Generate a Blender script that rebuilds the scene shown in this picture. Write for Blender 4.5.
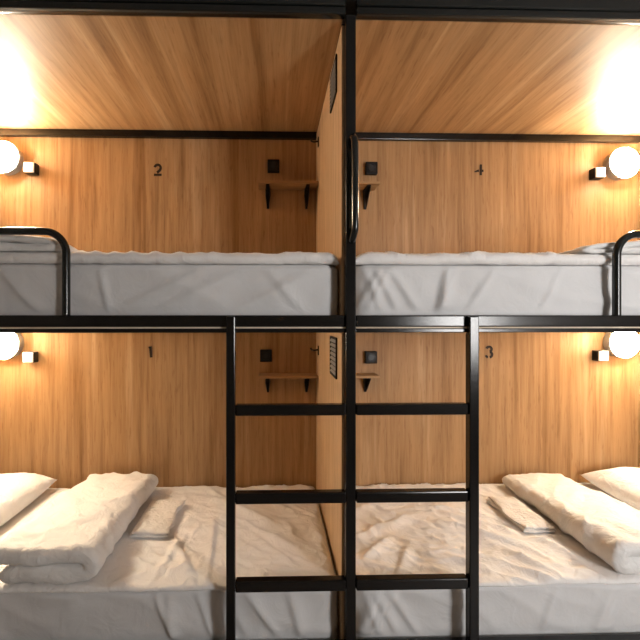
import bpy, bmesh, math, random
from mathutils import Vector, noise

for o in list(bpy.data.objects):
    bpy.data.objects.remove(o)
scene = bpy.context.scene
col = scene.collection
PI = math.pi

# ------------------------------------------------------------------ camera
cam_data = bpy.data.cameras.new('camera')
cam = bpy.data.objects.new('camera', cam_data)
col.objects.link(cam)
cam.location = (-0.295, -1.5, 1.51)
cam.rotation_euler = (PI / 2, 0, -math.radians(1.33))
cam_data.sensor_width = 36.0
cam_data.lens = 387 / 640 * 36.0
cam_data.shift_x = 37 / 640
cam_data.shift_y = -4 / 640
cam_data.clip_start = 0.02
scene.camera = cam

# ------------------------------------------------------------------ world, daylight, exposure
world = bpy.data.worlds.new('world')
scene.world = world
world.use_nodes = True
wn = world.node_tree.nodes
wn['Background'].inputs[0].default_value = (0.80, 0.88, 1.0, 1)
wn['Background'].inputs[1].default_value = 1.0

WIN = (1.66, -2.5, 1.62, 0.72, 1.10)          # window: centre x, wall y, centre z, width, height
la = bpy.data.lights.new('daylight', 'AREA')
la.shape = 'RECTANGLE'
la.size, la.size_y = WIN[3], WIN[4]
la.energy = 68
la.color = (1.0, 0.975, 0.945)
lo = bpy.data.objects.new('daylight', la)
col.objects.link(lo)
lo.location = (WIN[0], WIN[1] - 0.16, WIN[2])
lo.rotation_euler = (PI / 2, 0, 0)            # shines along +Y through the window

scene.view_settings.view_transform = 'Standard'
scene.view_settings.look = 'None'
scene.view_settings.gamma = 1.0
scene.view_settings.use_curve_mapping = False
scene.view_settings.exposure = 0.28

LAMP_POWER = 350.0                             # emission strength of the reading lamp covers
LAMP_COLOR = (1.0, 0.85, 0.64, 1)

# ------------------------------------------------------------------ materials
def new_mat(name):
    m = bpy.data.materials.new(name)
    m.use_nodes = True
    nt = m.node_tree
    return m, nt, nt.nodes['Principled BSDF']

def N(nt, kind, **kw):
    n = nt.nodes.new(kind)
    for k, v in kw.items():
        setattr(n, k, v)
    return n

def ramp(nt, stops):
    r = N(nt, 'ShaderNodeValToRGB')
    el = r.color_ramp.elements
    el[0].position, el[0].color = stops[0][0], (*stops[0][1], 1)
    el[1].position, el[1].color = stops[-1][0], (*stops[-1][1], 1)
    for p, c in stops[1:-1]:
        e = el.new(p)
        e.color = (*c, 1)
    return r

def mix(nt, mode, fac, a, b):
    n = N(nt, 'ShaderNodeMix', data_type='RGBA', blend_type=mode)
    for sock, v in ((n.inputs[0], fac), (n.inputs[6], a), (n.inputs[7], b)):
        if hasattr(v, 'is_linked'):
            nt.links.new(v, sock)
        else:
            sock.default_value = v
    return n.outputs[2]

def wood(name, axis, seed=0.0, light=(0.51, 0.345, 0.192), mid=(0.41, 0.25, 0.12), dark=(0.275, 0.15, 0.062), rot=0.0):
    """oak laminate, grain along the given axis of the object"""
    m, nt, bs = new_mat(name)
    tc = N(nt, 'ShaderNodeTexCoord')
    oi = N(nt, 'ShaderNodeObjectInfo')
    rnd = N(nt, 'ShaderNodeMath', operation='MULTIPLY_ADD')
    nt.links.new(oi.outputs['Random'], rnd.inputs[0])
    rnd.inputs[1].default_value = 37.0
    rnd.inputs[2].default_value = seed
    cmb = N(nt, 'ShaderNodeCombineXYZ')
    for i in range(3):
        nt.links.new(rnd.outputs[0], cmb.inputs[i])
    add = N(nt, 'ShaderNodeVectorMath', operation='ADD')
    mp0 = N(nt, 'ShaderNodeMapping')
    mp0.inputs['Rotation'].default_value = (0, 0, rot)
    nt.links.new(tc.outputs['Object'], mp0.inputs[0])
    nt.links.new(mp0.outputs[0], add.inputs[0])
    nt.links.new(cmb.outputs[0], add.inputs[1])

    def layer(across, along, detail=4, rough=0.6, dist=0.0):
        mp = N(nt, 'ShaderNodeMapping')
        s = [across] * 3
        s[axis] = along
        mp.inputs['Scale'].default_value = s
        nt.links.new(add.outputs[0], mp.inputs[0])
        t = N(nt, 'ShaderNodeTexNoise')
        t.inputs['Scale'].default_value = 1.0
        t.inputs['Detail'].default_value = detail
        t.inputs['Roughness'].default_value = rough
        t.inputs['Distortion'].default_value = dist
        nt.links.new(mp.outputs[0], t.inputs['Vector'])
        return t.outputs['Fac']

    broad = layer(11.0, 0.5, 3, 0.6, 0.25)
    streak = layer(34.0, 1.3, 3, 0.6, 0.2)
    fine = layer(170.0, 6.0, 3, 0.6)
    fleck = layer(95.0, 11.0, 2, 0.5)
    base = ramp(nt, [(0.30, dark), (0.46, mid), (0.58, mid), (0.72, light)])
    nt.links.new(broad, base.inputs[0])
    st = ramp(nt, [(0.30, (0.70, 0.63, 0.56)), (0.48, (0.95, 0.93, 0.91)), (0.68, (1.16, 1.17, 1.18))])
    nt.links.new(streak, st.inputs[0])
    c1 = mix(nt, 'MULTIPLY', 0.75, base.outputs[0], st.outputs[0])
    fi = ramp(nt, [(0.34, (0.74, 0.69, 0.64)), (0.52, (1, 1, 1)), (0.7, (1.08, 1.08, 1.08))])
    nt.links.new(fine, fi.inputs[0])
    c2 = mix(nt, 'MULTIPLY', 0.38, c1, fi.outputs[0])
    fl = ramp(nt, [(0.30, (0.62, 0.52, 0.44)), (0.40, (1, 1, 1)), (0.9, (1, 1, 1))])
    nt.links.new(fleck, fl.inputs[0])
    c3 = mix(nt, 'MULTIPLY', 0.4, c2, fl.outputs[0])
    nt.links.new(c3, bs.inputs['Base Color'])
    bs.inputs['Roughness'].default_value = 0.5
    bs.inputs['Specular IOR Level'].default_value = 0.3
    bp = N(nt, 'ShaderNodeBump')
    bp.inputs['Strength'].default_value = 0.12
    bp.inputs['Distance'].default_value = 0.0015
    nt.links.new(fine, bp.inputs['Height'])
    nt.links.new(bp.outputs[0], bs.inputs['Normal'])
    return m

def plain(name, color, rough=0.5, metal=0.0, spec=0.5, bump=0.0, scale=120.0, var=0.0):
    m, nt, bs = new_mat(name)
    bs.inputs['Base Color'].default_value = (*color, 1)
    bs.inputs['Roughness'].default_value = rough
    bs.inputs['Metallic'].default_value = metal
    bs.inputs['Specular IOR Level'].default_value = spec
    tc = N(nt, 'ShaderNodeTexCoord')
    t = N(nt, 'ShaderNodeTexNoise')
    t.inputs['Scale'].default_value = scale
    t.inputs['Detail'].default_value = 3
    nt.links.new(tc.outputs['Object'], t.inputs['Vector'])
    if var:
        r = ramp(nt, [(0.3, tuple(c * (1 - var) for c in color)), (0.7, tuple(min(1, c * (1 + var)) for c in color))])
        nt.links.new(t.outputs['Fac'], r.inputs[0])
        nt.links.new(r.outputs[0], bs.inputs['Base Color'])
    if bump:
        bp = N(nt, 'ShaderNodeBump')
        bp.inputs['Strength'].default_value = bump
        bp.inputs['Distance'].default_value = 0.002
        nt.links.new(t.outputs['Fac'], bp.inputs['Height'])
        nt.links.new(bp.outputs[0], bs.inputs['Normal'])
    return m

def cloth(name, color, crease=0.35, scale=9.0):
    m, nt, bs = new_mat(name)
    bs.inputs['Roughness'].default_value = 0.85
    bs.inputs['Specular IOR Level'].default_value = 0.15
    bs.inputs['Sheen Weight'].default_value = 0.15
    tc = N(nt, 'ShaderNodeTexCoord')
    big = N(nt, 'ShaderNodeTexNoise')
    big.inputs['Scale'].default_value = scale
    big.inputs['Detail'].default_value = 5
    big.inputs['Roughness'].default_value = 0.55
    big.inputs['Distortion'].default_value = 1.2
    nt.links.new(tc.outputs['Object'], big.inputs['Vector'])
    weave = N(nt, 'ShaderNodeTexNoise')
    weave.inputs['Scale'].default_value = 700
    nt.links.new(tc.outputs['Object'], weave.inputs['Vector'])
    r = ramp(nt, [(0.3, tuple(c * 0.95 for c in color)), (0.7, color)])
    nt.links.new(weave.outputs['Fac'], r.inputs[0])
    nt.links.new(r.outputs[0], bs.inputs['Base Color'])
    b1 = N(nt, 'ShaderNodeBump')
    b1.inputs['Strength'].default_value = crease
    b1.inputs['Distance'].default_value = 0.012
    nt.links.new(big.outputs['Fac'], b1.inputs['Height'])
    b2 = N(nt, 'ShaderNodeBump')
    b2.inputs['Strength'].default_value = 0.15
    b2.inputs['Distance'].default_value = 0.0006
    nt.links.new(weave.outputs['Fac'], b2.inputs['Height'])
    nt.links.new(b1.outputs[0], b2.inputs['Normal'])
    nt.links.new(b2.outputs[0], bs.inputs['Normal'])
    return m

M = {}
M['wood_wall'] = wood('oak_laminate_wall', 2, 3.1)
M['wood_ceiling'] = wood('oak_laminate_ceiling', 1, 11.7)
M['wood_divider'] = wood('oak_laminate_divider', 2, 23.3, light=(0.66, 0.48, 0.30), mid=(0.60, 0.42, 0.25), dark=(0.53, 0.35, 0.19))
M['wood_shelf'] = wood('oak_laminate_shelf', 0, 5.5)
M['black_metal'] = plain('black_powder_coated_steel', (0.004, 0.004, 0.0045), 0.17, 0.0, 0.46, 0.08, 500)
M['gloss_black'] = plain('gloss_black_enamel', (0.006, 0.008, 0.008), 0.18, 0.0, 0.6, 0.03, 200)
M['black_plastic'] = plain('black_plastic', (0.008, 0.007, 0.007), 0.45, 0, 0.2)
M['dark_insert'] = plain('black_socket_insert', (0.03, 0.03, 0.032), 0.25, 0, 0.5)
M['number_paint'] = plain('dark_brown_number', (0.022, 0.012, 0.008), 0.5, 0, 0.3)
M['white_plastic'] = plain('white_plastic', (0.78, 0.78, 0.77), 0.35, 0, 0.5)
M['lamp_rim'] = plain('grey_lamp_rim', (0.42, 0.42, 0.42), 0.35, 0.3, 0.5)
M['vent_dark'] = plain('vent_shadow_black', (0.015, 0.013, 0.011), 0.6, 0, 0.3)
M['sheet'] = cloth('white_fitted_sheet', (0.70, 0.70, 0.71), 0.45, 8.0)
M['duvet'] = cloth('off_white_duvet', (0.87, 0.85, 0.84), 0.9, 14.0)
M['linen'] = cloth('white_pillow_cotton', (0.84, 0.83, 0.82), 1.0, 15.0)
M['towel'] = cloth('cream_towel', (0.86, 0.83, 0.80), 0.8, 30.0)
M['plywood'] = wood('plywood_edge', 0, 8.0, light=(0.75, 0.65, 0.52), mid=(0.72, 0.62, 0.5), dark=(0.65, 0.55, 0.42))
M['plaster'] = plain('painted_plaster', (0.38, 0.36, 0.345), 0.8, 0, 0.2, 0.1, 60, 0.03)
M['plaster_dark'] = plain('darkened_plaster', (0.13, 0.115, 0.10), 0.8, 0, 0.2, 0.1, 60, 0.03)  # unseen front wall, darkened so the black steel reflects less
M['floor'] = plain('grey_vinyl_floor', (0.22, 0.19, 0.17), 0.45, 0, 0.4, 0.05, 25, 0.12)
M['dark_ceiling'] = plain('dark_ceiling_paint', (0.02, 0.02, 0.021), 0.5, 0, 0.3, 0.05, 40)

m, nt, bs = new_mat('lit_lamp_cover')
bs.inputs['Base Color'].default_value = (0.85, 0.83, 0.8, 1)
bs.inputs['Roughness'].default_value = 0.3
bs.inputs['Emission Color'].default_value = LAMP_COLOR
bs.inputs['Emission Strength'].default_value = LAMP_POWER
M['lamp_cover'] = m

m, nt, bs = new_mat('window_glass')
out = nt.nodes['Material Output']
tr = N(nt, 'ShaderNodeBsdfTransparent')
gl = N(nt, 'ShaderNodeBsdfGlossy')
gl.inputs['Roughness'].default_value = 0.02
mx = N(nt, 'ShaderNodeMixShader')
mx.inputs[0].default_value = 0.06
nt.links.new(tr.outputs[0], mx.inputs[1])
nt.links.new(gl.outputs[0], mx.inputs[2])
nt.links.new(mx.outputs[0], out.inputs['Surface'])
M['glass'] = m

# ------------------------------------------------------------------ mesh helpers
def obj(name, bm, mat, parent=None, smooth=None):
    me = bpy.data.meshes.new(name)
    bmesh.ops.recalc_face_normals(bm, faces=bm.faces)
    bm.to_mesh(me)
    bm.free()
    me.materials.append(M[mat])
    if smooth is not None:
        me.polygons.foreach_set('use_smooth', [True] * len(me.polygons))
        if smooth < 179:
            me.set_sharp_from_angle(angle=math.radians(smooth))
    o = bpy.data.objects.new(name, me)
    col.objects.link(o)
    o.parent = parent
    return o

def box(bm, x0, x1, y0, y1, z0, z1, bevel=0.0, seg=2):
    b = bmesh.new() if bevel else bm
    vs = [b.verts.new((x, y, z)) for x in (x0, x1) for y in (y0, y1) for z in (z0, z1)]
    for f in ((0, 1, 3, 2), (4, 6, 7, 5), (0, 4, 5, 1), (2, 3, 7, 6), (0, 2, 6, 4), (1, 5, 7, 3)):
        b.faces.new([vs[i] for i in f])
    if bevel:
        bmesh.ops.recalc_face_normals(b, faces=b.faces)
        bmesh.ops.bevel(b, geom=list(b.edges), offset=bevel, segments=seg, profile=0.5, affect='EDGES')
        merge(bm, b)

def merge(bm, b):
    mp = {v: bm.verts.new(v.co) for v in b.verts}
    for f in b.faces:
        bm.faces.new([mp[v] for v in f.verts])
    b.free()

def bx(name, mat, parent, *a, bevel=0.0, seg=2):
    bm = bmesh.new()
    box(bm, *a, bevel=bevel, seg=seg)
    return obj(name, bm, mat, parent, smooth=18 if bevel else None)

def tube(bm, pts, r, n=16):
    """round tube along a polyline, closed ends"""
    pts = [Vector(p) for p in pts]
    rings = []
    up = None
    for i, p in enumerate(pts):
        t = ((pts[min(i + 1, len(pts) - 1)] - p).normalized() + (p - pts[max(i - 1, 0)]).normalized()).normalized()
        if up is None:
            up = t.orthogonal().normalized()
        up = (up - t * up.dot(t)).normalized()
        s = t.cross(up)
        rr = r[i] if isinstance(r, (list, tuple)) else r
        rings.append([bm.verts.new(p + rr * (math.cos(a) * up + math.sin(a) * s)) for a in (2 * PI * k / n for k in range(n))])
    for a, b in zip(rings, rings[1:]):
        for k in range(n):
            bm.faces.new((a[k], a[(k + 1) % n], b[(k + 1) % n], b[k]))
    bm.faces.new(rings[0][::-1])
    bm.faces.new(rings[-1])

def lathe_y(bm, cx, cz, prof, n=40):
    """profile of (radius, y) turned round an axis along Y"""
    rings = []
    for r, y in prof:
        if r < 1e-5:
            rings.append([bm.verts.new((cx, y, cz))])
        else:
            rings.append([bm.verts.new((cx + r * math.cos(2 * PI * k / n), y, cz + r * math.sin(2 * PI * k / n))) for k in range(n)])
    for a, b in zip(rings, rings[1:]):
        for k in range(n):
            k2 = (k + 1) % n
            if len(a) == 1:
                bm.faces.new((a[0], b[k], b[k2]))
            elif len(b) == 1:
                bm.faces.new((a[k], a[k2], b[0]))
            else:
                bm.faces.new((a[k], a[k2], b[k2], b[k]))

def ribbon(bm, pts, w, y0, y1):
    """flat stroke of width w in the XZ plane, extruded from y0 to y1"""
    pts = [Vector((p[0], 0, p[1])) for p in pts]
    L, R = [], []
    for i, p in enumerate(pts):
        t = (pts[min(i + 1, len(pts) - 1)] - pts[max(i - 1, 0)]).normalized()
        n = Vector((-t.z, 0, t.x)) * (w[i] if isinstance(w, (list, tuple)) else w) / 2
        L.append(p + n)
        R.append(p - n)
    front = [[bm.verts.new((q.x, y, q.z)) for q in side] for side in (L, R) for y in (y0, y1)]
    Lf, Lb, Rf, Rb = front
    for i in range(len(pts) - 1):
        bm.faces.new((Lf[i], Lf[i + 1], Rf[i + 1], Rf[i]))
        bm.faces.new((Lb[i], Rb[i], Rb[i + 1], Lb[i + 1]))
        bm.faces.new((Lf[i], Lb[i], Lb[i + 1], Lf[i + 1]))
        bm.faces.new((Rf[i], Rf[i + 1], Rb[i + 1], Rb[i]))
    bm.faces.new((Lf[0], Rf[0], Rb[0], Lb[0]))
    bm.faces.new((Lf[-1], Lb[-1], Rb[-1], Rf[-1]))

def tag(o, label, cat, group=None):
    o['label'] = label
    o['category'] = cat
    if group:
        o['group'] = group
    return o

def thing(name, label, cat, loc, group=None):
    o = bpy.data.objects.new(name, None)
    o.empty_display_size = 0.05
    col.objects.link(o)
    o.location = loc
    return tag(o, label, cat, group)

def adopt(parent, *objs):
    """keep world placement of meshes modelled in world coordinates"""
    for o in objs:
        o.parent = parent
        o.matrix_parent_inverse.identity()
        o.location = -parent.location
    return objs[0]

def struct(o):
    o['kind'] = 'structure'
    return o

# ------------------------------------------------------------------ the room
ZC = 2.662            # underside of the bunk ceiling
YB = 0.94             # face of the back panelling
XE = 2.05             # inner faces of the end walls
struct(bx('floor', 'floor', None, -2.5, 2.5, -2.6, 1.05, -0.1, 0.0))
wb = struct(bx('wall_back', 'plaster', None, -2.2, 2.2, 0.958, 1.05, 0.0, 2.9))
for x0, x1 in ((-XE, -0.0285), (0.0085, XE)):
    for z0, z1 in ((0.0, 1.455), (1.4565, ZC)):
        bx('wood_panel', 'wood_wall', wb, x0, x1, YB, 0.957, z0, z1)
wl = struct(bx('wall_left', 'plaster', None, -2.2, -XE - 0.018, -2.5, 0.957, 0.0, 2.9))
wr_ = struct(bx('wall_right', 'plaster', None, XE + 0.018, 2.2, -2.5, 0.957, 0.0, 2.9))
for w, x0, x1 in ((wl, -XE - 0.0175, -XE), (wr_, XE, XE + 0.0175)):
    for z0, z1 in ((0.0, 1.455), (1.4565, ZC)):
        bx('wood_panel', 'wood_wall', w, x0, x1, 0.0, YB - 0.001, z0, z1)
wf = bmesh.new()
wx0, wx1, wz0, wz1 = WIN[0] - WIN[3] / 2, WIN[0] + WIN[3] / 2, WIN[2] - WIN[4] / 2, WIN[2] + WIN[4] / 2
for a in ((-2.2, wx0, 0, 2.9), (wx1, 2.2, 0, 2.9), (wx0, wx1, 0, wz0), (wx0, wx1, wz1, 2.9)):
    box(wf, a[0], a[1], -2.6, -2.5, a[2], a[3])
struct(obj('wall_front', wf, 'plaster_dark'))
ceil = struct(bx('ceiling', 'plaster', None, -2.2, 2.2, -2.6, 1.05, 2.9, 3.0))
for x0, x1 in ((-XE, -0.0285), (0.0085, XE)):
    bx('wood_panel', 'wood_ceiling', ceil, x0, x1, 0.001, YB - 0.001, ZC, ZC + 0.018)
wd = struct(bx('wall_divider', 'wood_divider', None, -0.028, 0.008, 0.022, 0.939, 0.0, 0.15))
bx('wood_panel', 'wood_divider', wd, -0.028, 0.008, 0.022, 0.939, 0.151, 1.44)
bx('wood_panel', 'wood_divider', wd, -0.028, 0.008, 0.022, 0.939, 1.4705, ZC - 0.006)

win = bmesh.new()
fw = 0.05
for a in ((wx0, wx0 + fw, wz0, wz1), (wx1 - fw, wx1, wz0, wz1), (wx0 + fw, wx1 - fw, wz0, wz0 + fw), (wx0 + fw, wx1 - fw, wz1 - fw, wz1)):
    box(win, a[0], a[1], -2.58, -2.52, a[2], a[3])
w1 = struct(obj('window_1', win, 'white_plastic'))
bx('pane', 'glass', w1, wx0 + fw, wx1 - fw, -2.553, -2.547, wz0 + fw, wz1 - fw)

# ------------------------------------------------------------------ bunk frame
frame = thing('bunk_bed_frame', 'black steel double bunk bed frame with ladders on both sides of the centre post', 'bunk bed', (0, 0, 0))
BV = 0.005
bx('post', 'black_metal', frame, -0.0215, 0.0175, -0.034, 0.02, 0.0, 2.659, bevel=BV)
for s in (-1, 1):
    bx('post', 'black_metal', frame, *sorted((s * 2.045, s * 2.005)), -0.02, 0.02, 0.0, 2.659, bevel=BV)
    lo_, hi_ = sorted((s * 0.021, s * 2.004))
    # canopy beam: lower tube and taller channel above it
    bx('canopy_beam', 'gloss_black', frame, lo_, hi_, -0.032, 0.0, 2.662, 2.690, bevel=0.005, seg=3)
    bx('canopy_channel', 'gloss_black', frame, lo_, hi_, -0.036, 0.0, 2.692, 2.83, bevel=0.008, seg=3)
    # upper and lower bed rails
    bx('bed_rail', 'black_metal', frame, lo_, hi_, -0.02, 0.02, 1.468, 1.513, bevel=BV)
    bx('base_board', 'plywood', frame, lo_, hi_, -0.016, 0.93, 1.4625, 1.4678)
    bx('support_rail', 'black_metal', frame, lo_, hi_, -0.019, 0.015, 1.446, 1.462, bevel=0.003)
    bx('bed_rail', 'black_metal', frame, lo_, hi_, -0.02, 0.02, 0.19, 0.238, bevel=BV)
    bx('base_board', 'plywood', frame, lo_, hi_, 0.021, 0.93, 0.165, 0.175)
    # rails along the back, under the ceiling and under the beds
    bx('back_rail', 'black_metal', frame, *sorted((s * 0.0295, s * 2.045)), YB - 0.03, YB - 0.0005, ZC - 0.043, ZC - 0.001, bevel=0.003)
    bx('back_rail', 'black_metal', frame, *sorted((s * 0.0295, s * 2.004)), YB - 0.03, YB - 0.0005, 1.43, 1.462, bevel=0.003)
    bx('back_rail', 'black_metal', frame, *sorted((s * 0.0295, s * 2.004)), YB - 0.03, YB - 0.0005, 0.13, 0.1645, bevel=0.003)
    # guard loop on the upper rail
    bm = bmesh.new()
    xa, xb, zt, r = (1.090 if s < 0 else 1.060), 1.88, 1.834, 0.085
    pts = [(s * xa, 0.0, 1.508)]
    pts += [(s * (xa + r - r * math.cos(a)), 0.0, zt - r + r * math.sin(a)) for a in (PI / 2 * k / 10 for k in range(11))]
    pts += [(s * (xb - r + r * math.sin(a)), 0.0, zt - r + r * math.cos(a)) for a in (PI / 2 * k / 10 for k in range(11))]
    pts += [(s * xb, 0.0, 1.508)]
    tube(bm, pts, 0.0145, 16)
    obj('guard_loop', bm, 'gloss_black', frame, smooth=50)
    # ladder: outer rail, rungs to the centre post
    bm = bmesh.new()
    lx = (-0.475, -0.441) if s < 0 else (0.449, 0.486)
    b2 = bmesh.new()                             # notched at the top to lie in front of the bed rail
    prof = [(-0.046, 0.0), (-0.010, 0.0), (-0.010, 1.4445), (-0.0215, 1.4445), (-0.0215, 1.509), (-0.046, 1.509)]
    A = [b2.verts.new((lx[0], y, z)) for y, z in prof]
    B = [b2.verts.new((lx[1], y, z)) for y, z in prof]
    for i in range(6):
        b2.faces.new((A[i], A[(i + 1) % 6], B[(i + 1) % 6], B[i]))
    b2.faces.new(A)
    b2.faces.new(B[::-1])
    bmesh.ops.recalc_face_normals(b2, faces=b2.faces)
    bmesh.ops.bevel(b2, geom=list(b2.edges), offset=0.004, segments=2, profile=0.5, affect='EDGES')
    merge(bm, b2)
    lr = obj('ladder_rail', bm, 'black_metal', frame, smooth=18)
    for z in (1.153, 0.820, 0.487, 0.154):
        bx('rung', 'black_metal', lr, *((-0.4405, -0.022) if s < 0 else (0.018, 0.4485)), -0.040, -0.006, z - 0.021, z + 0.021, bevel=BV)
bx('dark_gap_strip', 'black_metal', frame, -0.0285, 0.0085, 0.021, YB - 0.002, ZC - 0.0055, ZC - 0.0003)  # black filler added to draw the dark gap between divider and ceiling
# grab handle on the centre post
bm = bmesh.new()
pts = [(0.002, -0.030, 2.187), (0.003, -0.048, 2.184), (0.005, -0.061, 2.170), (0.006, -0.066, 2.15)]
pts += [(0.007, -0.066, z) for z in (2.05, 1.95, 1.85)]
pts += [(0.006, -0.064, 1.83), (0.004, -0.050, 1.812), (0.002, -0.040, 1.80), (0.0, -0.030, 1.797)]
tube(bm, pts, 0.0135, 14)
obj('grab_handle', bm, 'gloss_black', frame, smooth=50)

# ------------------------------------------------------------------ bunk numbers and places
def where(lv, s):
    return {('u', -1): '2', ('u', 1): '4', ('l', -1): '1', ('l', 1): '3'}[(lv, s)]
WORD = {'1': 'lower bunk marked one', '2': 'upper bunk marked two', '3': 'lower bunk marked three', '4': 'upper bunk marked four'}
PLACES = [('u', -1), ('u', 1), ('l', -1), ('l', 1)]

def arc(cx, cz, rx, rz, a0, a1, n=14):
    return [(cx + rx * math.cos(math.radians(a0 + (a1 - a0) * i / n)), cz + rz * math.sin(math.radians(a0 + (a1 - a0) * i / n))) for i in range(n + 1)]

GLYPH = {
    '1': [([(-0.003, 0.034), (0.003, -0.034)], 0.0155), ([(-0.013, 0.026), (-0.004, 0.031)], 0.009)],
    '2': [(arc(-0.001, 0.013, 0.0185, 0.0185, 170, -20) + [(0.012, -0.002), (0.002, -0.012), (-0.006, -0.017)], 0.0145), ([(-0.024, -0.031), (0.023, -0.031)], 0.013)],
    '3': [(arc(0.0, 0.018, 0.016, 0.016, 165, -70), 0.0145), (arc(0.0, -0.016, 0.019, 0.018, 72, -75), 0.0145), (arc(-0.002, -0.016, 0.019, 0.018, -108, -165), 0.013)],
    '4': [([(0.011, 0.034), (0.010, -0.034)], 0.013), ([(-0.030, -0.013), (-0.003, -0.005)], [0.006, 0.014]), ([(0.016, -0.006), (0.027, -0.006)], 0.014)],
}
NPOS = {'1': (-1.065, 1.285), '2': (-1.021, 2.424), '3': (1.077, 1.280), '4': (1.013, 2.442)}
NLAB = {'1': 'dark stencilled number one on the wood wall, one plain upright stroke', '2': 'dark stencilled number two on the wood wall, a curve over a separate bar',
        '3': 'dark stencilled number three on the wood wall, two open curves', '4': 'dark stencilled number four on the wood wall, an upright crossed by a short bar'}
for k, strokes in GLYPH.items():
    bm = bmesh.new()
    x, z = NPOS[k]
    for p, w in strokes:
        ribbon(bm, [(x + a, z + b) for a, b in p], w, YB - 0.004, YB)
    tag(obj('bunk_number', bm, 'number_paint'), NLAB[k], 'number', 'stencilled bunk numbers')

# ------------------------------------------------------------------ wall lamps and the small switches beside them
LZ = {'u': 2.473, 'l': 1.342}
SZ = {'u': 2.414, 'l': 1.258}
for lv, s in PLACES:
    n = where(lv, s)
    x, z = (-1.937 if s < 0 else 1.908), LZ[lv]
    t = thing('wall_lamp', 'lit round white wall lamp with grey rim in the ' + WORD[n], 'lamp', (x, YB, z), 'round wall lamps of the bunks')
    bm = bmesh.new()
    lathe_y(bm, x, z, [(0.0, YB), (0.088, YB), (0.093, YB - 0.004), (0.097, YB - 0.038), (0.100, YB - 0.044), (0.100, YB - 0.056), (0.096, YB - 0.060), (0.0, YB - 0.060)])
    adopt(t, obj('lamp_base', bm, 'lamp_rim', smooth=40))
    bm = bmesh.new()
    lathe_y(bm, x, z, [(0.0, YB - 0.0605), (0.093, YB - 0.0605)] + [(0.093 * math.cos(a), YB - 0.0615 - 0.030 * math.sin(a)) for a in (PI / 2 * k / 10 for k in range(11))])
    adopt(t, obj('lamp_cover', bm, 'lamp_cover', smooth=60))
    x, z = {'1': -1.79, '2': -1.785, '3': 1.778, '4': 1.758}[n], SZ[lv]
    t = thing('light_switch', 'small white-faced switch box with black sides beside the lamp of the ' + WORD[n], 'switch', (x, YB, z), 'switch boxes beside the lamps')
    adopt(t, bx('switch_body', 'black_plastic', None, x - 0.033, x + 0.033, YB - 0.046, YB, z - 0.033, z + 0.033, bevel=0.004))
    adopt(t, bx('switch_cover', 'white_plastic', None, x - 0.030, x + 0.030, YB - 0.056, YB - 0.0462, z - 0.030, z + 0.030, bevel=0.003))

# ------------------------------------------------------------------ shelves on brackets, sockets above them
SH = {'u': (2.303, 2.317), 'l': (1.137, 1.151)}
SOCK = {('u', -1): (-0.298, 2.447), ('u', 1): (0.317, 2.438), ('l', -1): (-0.345, 1.262), ('l', 1): (0.314, 1.250)}
for lv, s in PLACES:
    n = where(lv, s)
    z0, z1 = SH[lv]
    xs = sorted((s * 0.39 if s < 0 else 0.34, -0.030 if s < 0 else 0.010))
    t = thing('wall_shelf', 'small oak corner shelf on black brackets in the ' + WORD[n], 'shelf', (sum(xs) / 2, YB, z0), 'small corner shelves of the bunks')
    adopt(t, bx('board', 'wood_shelf', None, xs[0], xs[1], YB - 0.135, YB - 0.0003, z0, z1, bevel=0.0012, seg=1))
    for bxx in ((-0.333, -0.090) if s < 0 else (0.090, 0.281)):
        bm = bmesh.new()
        drop = 0.118 if lv == 'u' else 0.105
        # tapered wall leg and slim arm, joined by a curved web
        prof = [(YB, z0), (YB - 0.115, z0), (YB - 0.115, z0 - 0.007), (YB - 0.055, z0 - 0.016), (YB - 0.026, z0 - 0.040), (YB - 0.014, z0 - drop), (YB, z0 - drop)]
        wid = [0.015, 0.010, 0.010, 0.015, 0.0165, 0.0055, 0.007]
        A = [bm.verts.new((bxx - w, y, z)) for (y, z), w in zip(prof, wid)]
        B = [bm.verts.new((bxx + w, y, z)) for (y, z), w in zip(prof, wid)]
        for i in range(len(prof)):
            j = (i + 1) % len(prof)
            bm.faces.new((A[i], A[j], B[j], B[i]))
        bm.faces.new(A)
        bm.faces.new(B[::-1])
        bmesh.ops.triangulate(bm, faces=[f for f in bm.faces if len(f.verts) > 4])
        adopt(t, obj('bracket', bm, 'black_plastic'))
    x, z = SOCK[(lv, s)]
    t = thing('power_socket', 'square black power socket above the small shelf in the ' + WORD[n], 'socket', (x, YB, z), 'black power sockets of the bunks')
    adopt(t, bx('plate', 'black_plastic', None, x - 0.037, x + 0.037, YB - 0.034, YB, z - 0.038, z + 0.038, bevel=0.004))
    bm = bmesh.new()
    lathe_y(bm, x, z, [(0.0, YB - 0.0342), (0.024, YB - 0.0342), (0.024, YB - 0.039), (0.020, YB - 0.039), (0.018, YB - 0.0345), (0.0, YB - 0.0345)], 24)
    adopt(t, obj('socket_ring', bm, 'dark_insert', smooth=40))
    for dx in (-0.007, 0.007):
        bm = bmesh.new()
        lathe_y(bm, x + dx, z, [(0.0, YB - 0.0346), (0.0028, YB - 0.0346), (0.0028, YB - 0.037), (0.0, YB - 0.037)], 10)
        adopt(t, obj('contact', bm, 'dark_insert'))

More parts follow.
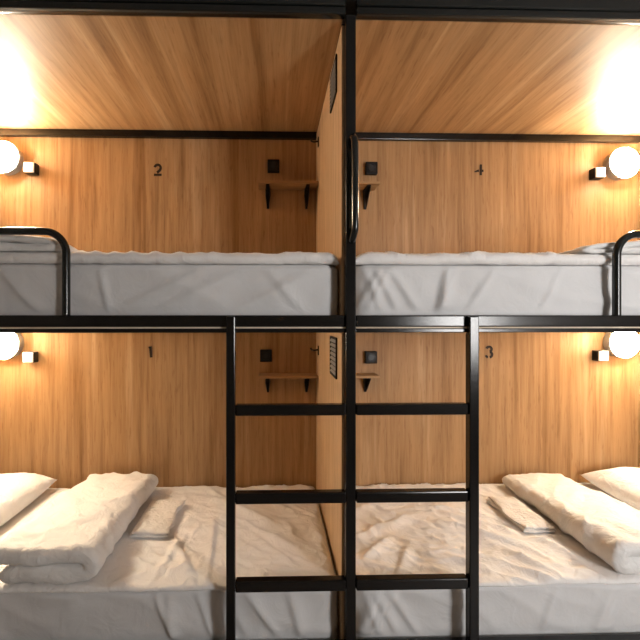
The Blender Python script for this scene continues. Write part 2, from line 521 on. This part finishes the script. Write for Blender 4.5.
# ------------------------------------------------------------------ coat hooks and vent grilles on the divider
XD = -0.028
for lv, z in (('u', 2.547), ('l', 1.305)):
    n = where(lv, -1)
    t = thing('coat_hook', 'small black coat hook on the divider of the ' + WORD[n], 'hook', (XD, 0.82, z), 'coat hooks on the divider')
    adopt(t, bx('hook_plate', 'black_metal', None, XD - 0.006, XD, 0.790, 0.812, z - 0.028, z + 0.028, bevel=0.002))
    bm = bmesh.new()
    tube(bm, [(XD - 0.004, 0.801, z + 0.004), (XD - 0.030, 0.801, z + 0.000), (XD - 0.044, 0.801, z + 0.004), (XD - 0.049, 0.801, z + 0.016)], 0.005, 10)
    adopt(t, obj('hook_prong', bm, 'black_metal', smooth=50))
for lv, z0, z1 in (('u', 2.455, 2.615), ('l', 1.243, 1.418)):
    n = where(lv, -1)
    y0, y1 = 0.125, 0.30
    t = thing('vent_grille', 'black slatted vent grille on the divider of the ' + WORD[n], 'vent', (XD, (y0 + y1) / 2, z0), 'vent grilles on the divider')
    adopt(t, bx('backing', 'vent_dark', None, XD - 0.002, XD - 0.0002, y0 + 0.002, y1 - 0.002, z0 + 0.002, z1 - 0.002))
    bm = bmesh.new()
    for a in ((y0, y1, z0, z0 + 0.008), (y0, y1, z1 - 0.008, z1), (y0, y0 + 0.008, z0 + 0.008, z1 - 0.008), (y1 - 0.008, y1, z0 + 0.008, z1 - 0.008)):
        box(bm, XD - 0.007, XD - 0.0005, a[0], a[1], a[2], a[3])
    adopt(t, obj('grille_frame', bm, 'black_plastic'))
    cnt = 8
    for i in range(cnt):
        zc = z0 + 0.008 + (z1 - z0 - 0.016) * (i + 0.5) / cnt
        bm = bmesh.new()
        ya, yb = y0 + 0.009, y1 - 0.009
        # slanted louvre
        P = [(XD - 0.0025, zc + 0.007), (XD - 0.008, zc - 0.003), (XD - 0.007, zc - 0.006), (XD - 0.0025, zc + 0.003)]
        A = [bm.verts.new((p[0], ya, p[1])) for p in P]
        B = [bm.verts.new((p[0], yb, p[1])) for p in P]
        for k in range(4):
            bm.faces.new((A[k], A[(k + 1) % 4], B[(k + 1) % 4], B[k]))
        bm.faces.new(A)
        bm.faces.new(B[::-1])
        adopt(t, obj('slat', bm, 'lamp_rim'))

# ------------------------------------------------------------------ bedding
def fbm(x, y, z, octv=3):
    return noise.fractal(Vector((x, y, z)), 1.0, 2.0, octv, noise_basis='PERLIN_ORIGINAL')

def ridge(x, y, z):
    return 1.0 - min(1.0, abs(noise.noise(Vector((x, y, z)))) * 2.4)

def fold_sum(folds, x, y):
    h = 0.0
    for x0, y0, x1, y1, w, a in folds:
        dx, dy = x1 - x0, y1 - y0
        L2 = dx * dx + dy * dy
        t = ((x - x0) * dx + (y - y0) * dy) / L2
        tc = min(1, max(0, t))
        px, py = x - x0 - tc * dx, y - y0 - tc * dy
        d2 = px * px + py * py
        if d2 < 9 * w * w:
            side = dx * py - dy * px
            ww = w * (0.65 if side > 0 else 1.35)
            h += a * math.exp(-d2 / (ww * ww)) * (0.35 + 0.65 * math.sin(PI * min(1, max(0, tc * 0.9 + 0.08))))
    return h

def mattress(x0, x1, y0, y1, z0, z1, r, seed, folds, amp=0.006):
    """block with rounded corners and a creased fitted sheet"""
    bm = bmesh.new()
    per = []
    def seg(ax, ay, bx_, by_, n):
        for i in range(n):
            t = i / n
            per.append((ax + (bx_ - ax) * t, ay + (by_ - ay) * t))
    def corner(cx, cy, a0):
        for i in range(8):
            a = a0 + PI / 2 * i / 8
            per.append((cx + r * math.cos(a), cy + r * math.sin(a)))
    seg(x0 + r, y0, x1 - r, y0, 200)
    corner(x1 - r, y0 + r, -PI / 2)
    seg(x1, y0 + r, x1, y1 - r, 24)
    corner(x1 - r, y1 - r, 0)
    seg(x1 - r, y1, x0 + r, y1, 24)
    corner(x0 + r, y1 - r, PI / 2)
    seg(x0, y1 - r, x0, y0 + r, 24)
    corner(x0 + r, y0 + r, PI)
    cx, cy = (x0 + x1) / 2, (y0 + y1) / 2
    e = 0.018
    rows = [(e, z0), (e * 0.3, z0 + e * 0.3)] + [(0, z0 + e + (z1 - z0 - 2 * e) * i / 22) for i in range(23)] + [(e * 0.3, z1 - e * 0.3), (e, z1)]
    rings = []
    for ins, z in rows:
        ring = []
        for px, py in per:
            nx = -1 if px < x0 + r * 0.5 else 1 if px > x1 - r * 0.5 else 0
            ny = -1 if py < y0 + r * 0.9 else 1 if py > y1 - r * 0.9 else 0
            k = min(1, (z - z0 - 0.05) / 0.03, (z1 - z) / 0.02) if ins == 0 else 0
            d = 0.0
            if py < y0 + r:
                d = amp * (fbm(px * 3.2 + seed, z * 4.0, seed, 3) * 1.1 + ridge(px * 3.0 + z * 5.0 + seed, z * 3.0 - px * 1.2, seed + 3) * 0.9 - 0.4)
                d += fold_sum(folds, px, z)
            d *= max(0, k)
            q = Vector((px - nx * ins, py - ny * ins - d, z))
            ring.append(bm.verts.new(q))
        rings.append(ring)
    n = len(per)
    for a, b in zip(rings, rings[1:]):
        for k in range(n):
            bm.faces.new((a[k], a[(k + 1) % n], b[(k + 1) % n], b[k]))
    bm.faces.new(rings[-1])
    bm.faces.new(rings[0][::-1])
    return bm

def duvet(x0, x1, y0, y1, z0, th, seed, folds, amp, nx=230, edge=0.02, press=()):
    """quilt lying flat: puffy rounded rim, wrinkled top"""
    prof = []          # (inset from edge, height factor, wrinkle weight)
    bm = bmesh.new()
    ny = 96
    cols = []
    for i in range(nx + 1):
        u = i / nx
        x = x0 + (x1 - x0) * u
        ex = min(x - x0, x1 - x)
        fx = math.sqrt(max(0, 1 - (1 - min(1, ex / 0.045)) ** 2))
        c = []
        wob = 0.006 * fbm(x * 4 + seed, 1.7, seed, 2)
        for j in range(9):                       # rounded front rim from below upwards
            a = -PI / 2 + PI / 2 * j / 9
            y = y0 + wob + edge - edge * math.cos(a)
            z = z0 + th * 0.5 * fx + th * 0.5 * fx * math.sin(a)
            c.append((x, y, z, 0.35 * fx))
        for j in range(ny):
            v = (j / (ny - 1)) ** 1.15
            y = y0 + wob + (y1 - y0 - wob) * v
            d = y - y0 - wob
            dd = y1 - y
            fy = math.sqrt(max(0, 1 - (1 - min(1, d / (edge * 1.6))) ** 2))
            fb = math.sqrt(max(0, 1 - (1 - min(1, dd / 0.03)) ** 2))
            z = z0 + fx * th * (0.5 + 0.5 * fy * 1.0) * (0.25 + 0.75 * fb)
            c.append((x, y, z, fx * fb * (0.3 + 0.7 * fy)))
        col_ = []
        for x_, y_, z_, w in c:
            h = fbm(x_ * 3.5 + seed, y_ * 3.5, seed * 1.3, 3) * 0.9
            wx = x_ + 0.08 * noise.noise(Vector((x_ * 4, y_ * 4, seed)))
            pa, qa = wx * 0.82 - y_ * 0.57, wx * 0.57 + y_ * 0.82      # along and across the drag folds
            h += 1.0 * (ridge(pa * 1.6 + seed, qa * 6.0, seed + 7) ** 3 - 0.22)
            h += 0.75 * (ridge(pa * 3.2 + seed, qa * 13.0 + 0.8 * noise.noise(Vector((x_ * 5, y_ * 5, seed))), seed + 17) ** 3 - 0.22)
            h += 0.40 * (ridge(wx * 5 + y_ * 9 + seed, wx * 7 - y_ * 4, seed + 27) ** 3 - 0.22)
            h += 0.20 * (ridge(pa * 7, qa * 27, seed + 37) ** 2 - 0.3)
            keep = 1.0                           # things lying on the quilt press it flat
            for ra, rb, rc, rd in press:
                dd_ = max(ra - x_, x_ - rb, rc - y_, y_ - rd)
                keep = min(keep, max(0.0, min(1.0, (dd_ - 0.012) / 0.05)))
            z2 = z_ + keep * w * (amp * h + fold_sum(folds, x_, y_))
            z2 = max(z2, z0 + 0.0008)
            ydisp = 0.0
            if y_ < y0 + 0.03:
                ydisp = -0.4 * amp * w * h
            col_.append(bm.verts.new((x_, y_ + ydisp, z2)))
        cols.append(col_)
    for a, b in zip(cols, cols[1:]):
        for k in range(len(a) - 1):
            bm.faces.new((a[k], b[k], b[k + 1], a[k + 1]))
        bm.faces.new((a[0], a[-1], b[-1], b[0]))
    bm.faces.new(cols[0])
    bm.faces.new(cols[-1][::-1])
    return bm

def folded(x0, x1, y0, y1, z0, hf, hb, s, seed, wedge=0.0):
    """quilt folded over once; the fold lies on the side towards the divider (sign -s)"""
    bm = bmesh.new()
    wd_ = abs(x1 - x0)
    h = 0.25                                   # half thickness of one layer as a share of the height
    path = []                                  # u runs from the open side (0) to the fold (1)
    for i in range(14):
        path.append((0.02 + 0.80 * i / 13, h))
    for i in range(1, 12):
        a = -PI / 2 + PI * i / 12
        path.append((0.82 + 0.085 * math.cos(a), 0.5 + 0.25 * math.sin(a)))
    for i in range(14):
        path.append((0.82 - 0.76 * i / 13, 1 - h))
    for i in range(1, 7):                      # the free edge curls down over the lower layer
        a = PI * 0.42 * i / 6
        path.append((0.06 - 0.09 * math.sin(a), 1 - h - 0.16 * (1 - math.cos(a))))
    Vp = [Vector((u, 0, w)) for u, w in path]
    ny = 64
    rows = []
    for j in range(ny + 1):
        t = j / ny
        # round the two ends
        er = 0.022
        y = y0 + (y1 - y0) * t
        e = min(y - y0, y1 - y)
        k = math.sqrt(max(0.0, 1 - (1 - min(1, e / er)) ** 2)) * 0.5 + 0.5
        hh = hf + (hb - hf) * (t ** 0.9)
        skew = 0.012 * math.sin(t * 5 + seed)
        Lr, Rr = [], []
        for i, p in enumerate(Vp):
            tan = Vp[min(i + 1, len(Vp) - 1)] - Vp[max(i - 1, 0)]
            tan = Vector((tan.x * wd_, 0, tan.z * hh)).normalized()
            nrm = Vector((-tan.z, 0, tan.x))
            endk = math.sqrt(max(0.02, 1 - (1 - min(1, min(i, len(Vp) - 1 - i) / 3.0)) ** 2))
            th = h * hh * 0.97 * k * endk
            c = Vector((p.x * wd_, 0, p.z * hh))
            for side, arr in ((1, Lr), (-1, Rr)):
                q = c + nrm * th * side
                nn = fbm(q.x * 9 + seed, y * 6, q.z * 9 + side, 3)
                rr = ridge(q.x * 7 + y * 4 + seed, y * 5 - q.x * 3, q.z * 3 + seed)
                outer = 1 if side == -1 else 0.3
                q = q + nrm * side * outer * (0.008 * nn + 0.013 * (rr ** 3 - 0.25) + 0.005 * (ridge(q.x * 16 + y * 9, y * 13 - q.x * 8, q.z * 6 + seed) ** 2 - 0.3))
                dy = 0.012 * fbm(q.x * 8 + seed, q.z * 14, seed + t * 0.5, 2) if (j == 0 or j == 1 or j == 2) else 0
                zz = max(q.z * (1 - wedge * min(1, max(0, q.x / wd_))), 0.0005)
                X = (x0 if s < 0 else x1) + (-s) * (q.x + skew)
                arr.append(bm.verts.new((X, y + dy, z0 + zz)))
        rows.append((Lr, Rr))
    for (La, Ra), (Lb, Rb) in zip(rows, rows[1:]):
        for arrA, arrB in ((La, Lb), (Ra, Rb)):
            for i in range(len(arrA) - 1):
                bm.faces.new((arrA[i], arrA[i + 1], arrB[i + 1], arrB[i]))
        for i in (0, -1):
            bm.faces.new((La[i], Lb[i], Rb[i], Ra[i]))
    for Lr, Rr in (rows[0], rows[-1]):
        for i in range(len(Lr) - 1):
            bm.faces.new((Lr[i], Lr[i + 1], Rr[i + 1], Rr[i]))
    return bm

def pillow(cx, cy, z0, lx, ly, h, seed, tilt=0.0):
    bm = bmesh.new()
    n = 48
    top, bot = {}, {}
    for i in range(n + 1):
        for j in range(n + 1):
            u, v = -1 + 2 * i / n, -1 + 2 * j / n
            pinch = 1 - 0.07 * (u * u) * (1 - v * v) * 0 - 0.05 * (1 - abs(u)) * abs(v) ** 6 - 0.05 * (1 - abs(v)) * abs(u) ** 6
            px, py = u * lx / 2 * pinch, v * ly / 2 * pinch
            t = (max(0, 1 - abs(u) ** 2.6) ** 0.55) * (max(0, 1 - abs(v) ** 2.6) ** 0.55)
            w = 0.006 * fbm(px * 9 + seed, py * 9, seed, 3) + 0.007 * (ridge(px * 8 + seed, py * 6 + px * 3, seed) ** 2 - 0.3)
            zt = h * 0.34 + h * 0.66 * t + w * min(1, t * 2.0)
            zb = h * 0.34 - h * 0.34 * min(1, t * 1.5)
            z_off = tilt * (px + lx / 2)
            top[i, j] = bm.verts.new((cx + px, cy + py, z0 + zt + z_off))
            if i in (0, n) or j in (0, n):
                bot[i, j] = top[i, j]
            else:
                bot[i, j] = bm.verts.new((cx + px, cy + py, z0 + max(0.0, zb) + z_off))
    for i in range(n):
        for j in range(n):
            bm.faces.new((top[i, j], top[i + 1, j], top[i + 1, j + 1], top[i, j + 1]))
            bm.faces.new((bot[i, j], bot[i, j + 1], bot[i + 1, j + 1], bot[i + 1, j]))
    return bm

def slab(x0, x1, y0, y1, z0, th, seed, layers=2):
    """thin folded towel: layers with rounded rims"""
    bm = bmesh.new()
    lt = th / layers
    for L in range(layers):
        nx, ny = 30, 40
        ox = 0.004 * L
        top, bot = {}, {}
        for i in range(nx + 1):
            for j in range(ny + 1):
                u, v = i / nx, j / ny
                x = x0 + ox + (x1 - x0 - ox) * u + 0.022 * (u if x0 < 0 else 1 - u) * fbm(v * 3 + seed, L * 0.3, seed, 2)
                y = y0 + ox + (y1 - y0 - ox) * v + 0.006 * fbm(u * 4 + seed, L + 5.5, seed, 2)
                e = min(u * (x1 - x0), (1 - u) * (x1 - x0), v * (y1 - y0), (1 - v) * (y1 - y0))
                k = math.sqrt(max(0, 1 - (1 - min(1, e / 0.03)) ** 2))
                w = 0.010 * fbm(x * 9 + seed, y * 9, seed, 3) * k
                zm = z0 + lt * (L + 0.5)
                top[i, j] = bm.verts.new((x, y, zm + lt * 0.55 * k + max(w, -0.002)))
                edge_ = i in (0, nx) or j in (0, ny)
                bot[i, j] = top[i, j] if edge_ else bm.verts.new((x, y, zm - lt * 0.5 * k))
        for i in range(nx):
            for j in range(ny):
                bm.faces.new((top[i, j], top[i + 1, j], top[i + 1, j + 1], top[i, j + 1]))
                bm.faces.new((bot[i, j], bot[i, j + 1], bot[i + 1, j + 1], bot[i + 1, j]))
    return bm

MZ = {'u': (1.4682, 1.716), 'l': (0.1757, 0.426)}
random.seed(4)
for lv, s in PLACES:
    n = where(lv, s)
    z0, z1 = MZ[lv]
    xa, xb = (-2.0, -0.031) if s < 0 else (0.014, 2.0)
    seed = {'1': 2.3, '2': 7.9, '3': 13.1, '4': 19.7}[n]
    # creases of the front of the sheet, in (x, z)
    fr = []
    for _ in range(9 if n in '134' else 5):
        fx = random.uniform(min(xa, xb), max(xa, xb))
        ln = random.uniform(0.08, 0.2)
        fr.append((fx, z0 + 0.05, fx + s * ln * random.uniform(0.2, 1.0), z1 - 0.02, random.uniform(0.012, 0.025), random.uniform(0.008, 0.015)))
    if n in '34':
        for fx, k in ((0.03, 0.10), (0.07, 0.09), (0.13, -0.07), (0.20, -0.10), (0.28, -0.12)):
            fr.append((fx, z0 + 0.06, fx + k, z1 - 0.015, 0.016, 0.014))
    if n == '2':
        for fx in (-0.9, -0.75, -0.45):
            fr.append((fx, z0 + 0.06, fx + 0.3, z1 - 0.03, 0.03, 0.010))
    tag(obj('mattress', mattress(xa, xb, 0.040, 0.90, z0, z1, 0.07, seed, fr, 0.009), 'sheet', smooth=180),
        'mattress in a white fitted sheet in the ' + WORD[n], 'mattress', 'mattresses of the bunks')
    hf, hb, wedge = (0.15, 0.105, 0.0) if lv == 'l' else (0.085, 0.06, 0.0)
    qx = (-1.395, -0.985) if s < 0 else (1.095, 1.47)
    if n == '3':
        hb, qx = 0.075, (1.085, 1.47)
    if n == '2':
        qx, hf, wedge = (-1.53, -1.13), 0.095, 0.5
    if n == '4':
        qx, hf, hb, wedge = (0.93, 1.55), 0.095, 0.06, 0.72
    px = -1.825 if s < 0 else 1.838
    tx = (-0.98, -0.805) if s < 0 else (0.915, 1.075)
    press = [(qx[0] - 0.02, qx[1] + 0.02, 0.0, 0.90), (px - 0.21, px + 0.21, 0.25, 0.91)] + ([(tx[0], tx[1], 0.34, 0.69)] if lv == 'l' else [])
    if lv == 'l':
        fl = []
        if s < 0:
            fl = [(-0.80, 0.40, -0.62, 0.06, 0.022, 0.020), (-0.72, 0.36, -0.78, 0.05, 0.02, 0.014), (-0.60, 0.50, -0.56, 0.05, 0.02, 0.012),
                  (-0.50, 0.62, -0.20, 0.40, 0.022, 0.013), (-0.46, 0.50, -0.12, 0.20, 0.022, 0.014), (-0.40, 0.38, -0.18, 0.10, 0.02, 0.012),
                  (-0.30, 0.70, -0.10, 0.50, 0.02, 0.012), (-0.70, 0.78, -0.45, 0.62, 0.025, 0.010)]
        else:
            fl = [(0.10, 0.55, 0.30, 0.70, 0.02, 0.014), (0.12, 0.35, 0.40, 0.52, 0.024, 0.018), (0.10, 0.18, 0.26, 0.34, 0.022, 0.018), (0.20, 0.05, 0.34, 0.30, 0.022, 0.014),
                  (0.55, 0.46, 0.86, 0.26, 0.022, 0.020), (0.62, 0.54, 1.00, 0.30, 0.02, 0.016), (0.75, 0.22, 0.86, 0.06, 0.02, 0.016), (0.92, 0.34, 1.08, 0.10, 0.02, 0.018),
                  (0.45, 0.62, 0.80, 0.58, 0.018, 0.012), (0.40, 0.25, 0.60, 0.12, 0.025, 0.012)]
        d = duvet(xa + 0.005, xb - 0.005 if s > 0 else xb - 0.010, 0.022, 0.93, z1 + 0.0005, 0.026, seed, fl, 0.011, press=press)
    else:
        fl = []
        for _ in range(14):
            fx = random.uniform(xa, xb)
            fl.append((fx, 0.03, fx + random.uniform(-0.15, 0.15), 0.2, 0.02, random.uniform(0.004, 0.012)))
        d = duvet(xa + 0.005, xb - 0.005, 0.027, 0.93, z1 + 0.0005, 0.047, seed, fl, 0.007, edge=0.026, press=press)
    tag(obj('duvet', d, 'duvet', smooth=180), 'off-white crumpled duvet spread flat over the mattress in the ' + WORD[n], 'duvet', 'duvets spread over the mattresses')
    zt = z1 + (0.026 if lv == 'l' else 0.047) + 0.002
    tag(obj('folded_quilt', folded(qx[0], qx[1], 0.03, 0.88, zt, hf, hb, s, seed, wedge), 'linen', smooth=180),
        'thick white quilt folded over and laid across the bed in the ' + WORD[n], 'quilt', 'folded quilts on the beds')
    tag(obj('pillow', pillow(px, 0.58, zt, 0.41, 0.64, 0.16, seed), 'linen', smooth=180),
        'plump white pillow below the wall lamp in the ' + WORD[n], 'pillow', 'pillows of the bunks')
    if lv == 'l':
        tag(obj('folded_towel', slab(tx[0], tx[1], 0.345, 0.68, zt + 0.001, 0.030, seed), 'towel', smooth=180),
            'flat folded cream towel beside the folded quilt in the ' + WORD[n], 'towel', 'folded towels on the lower beds')
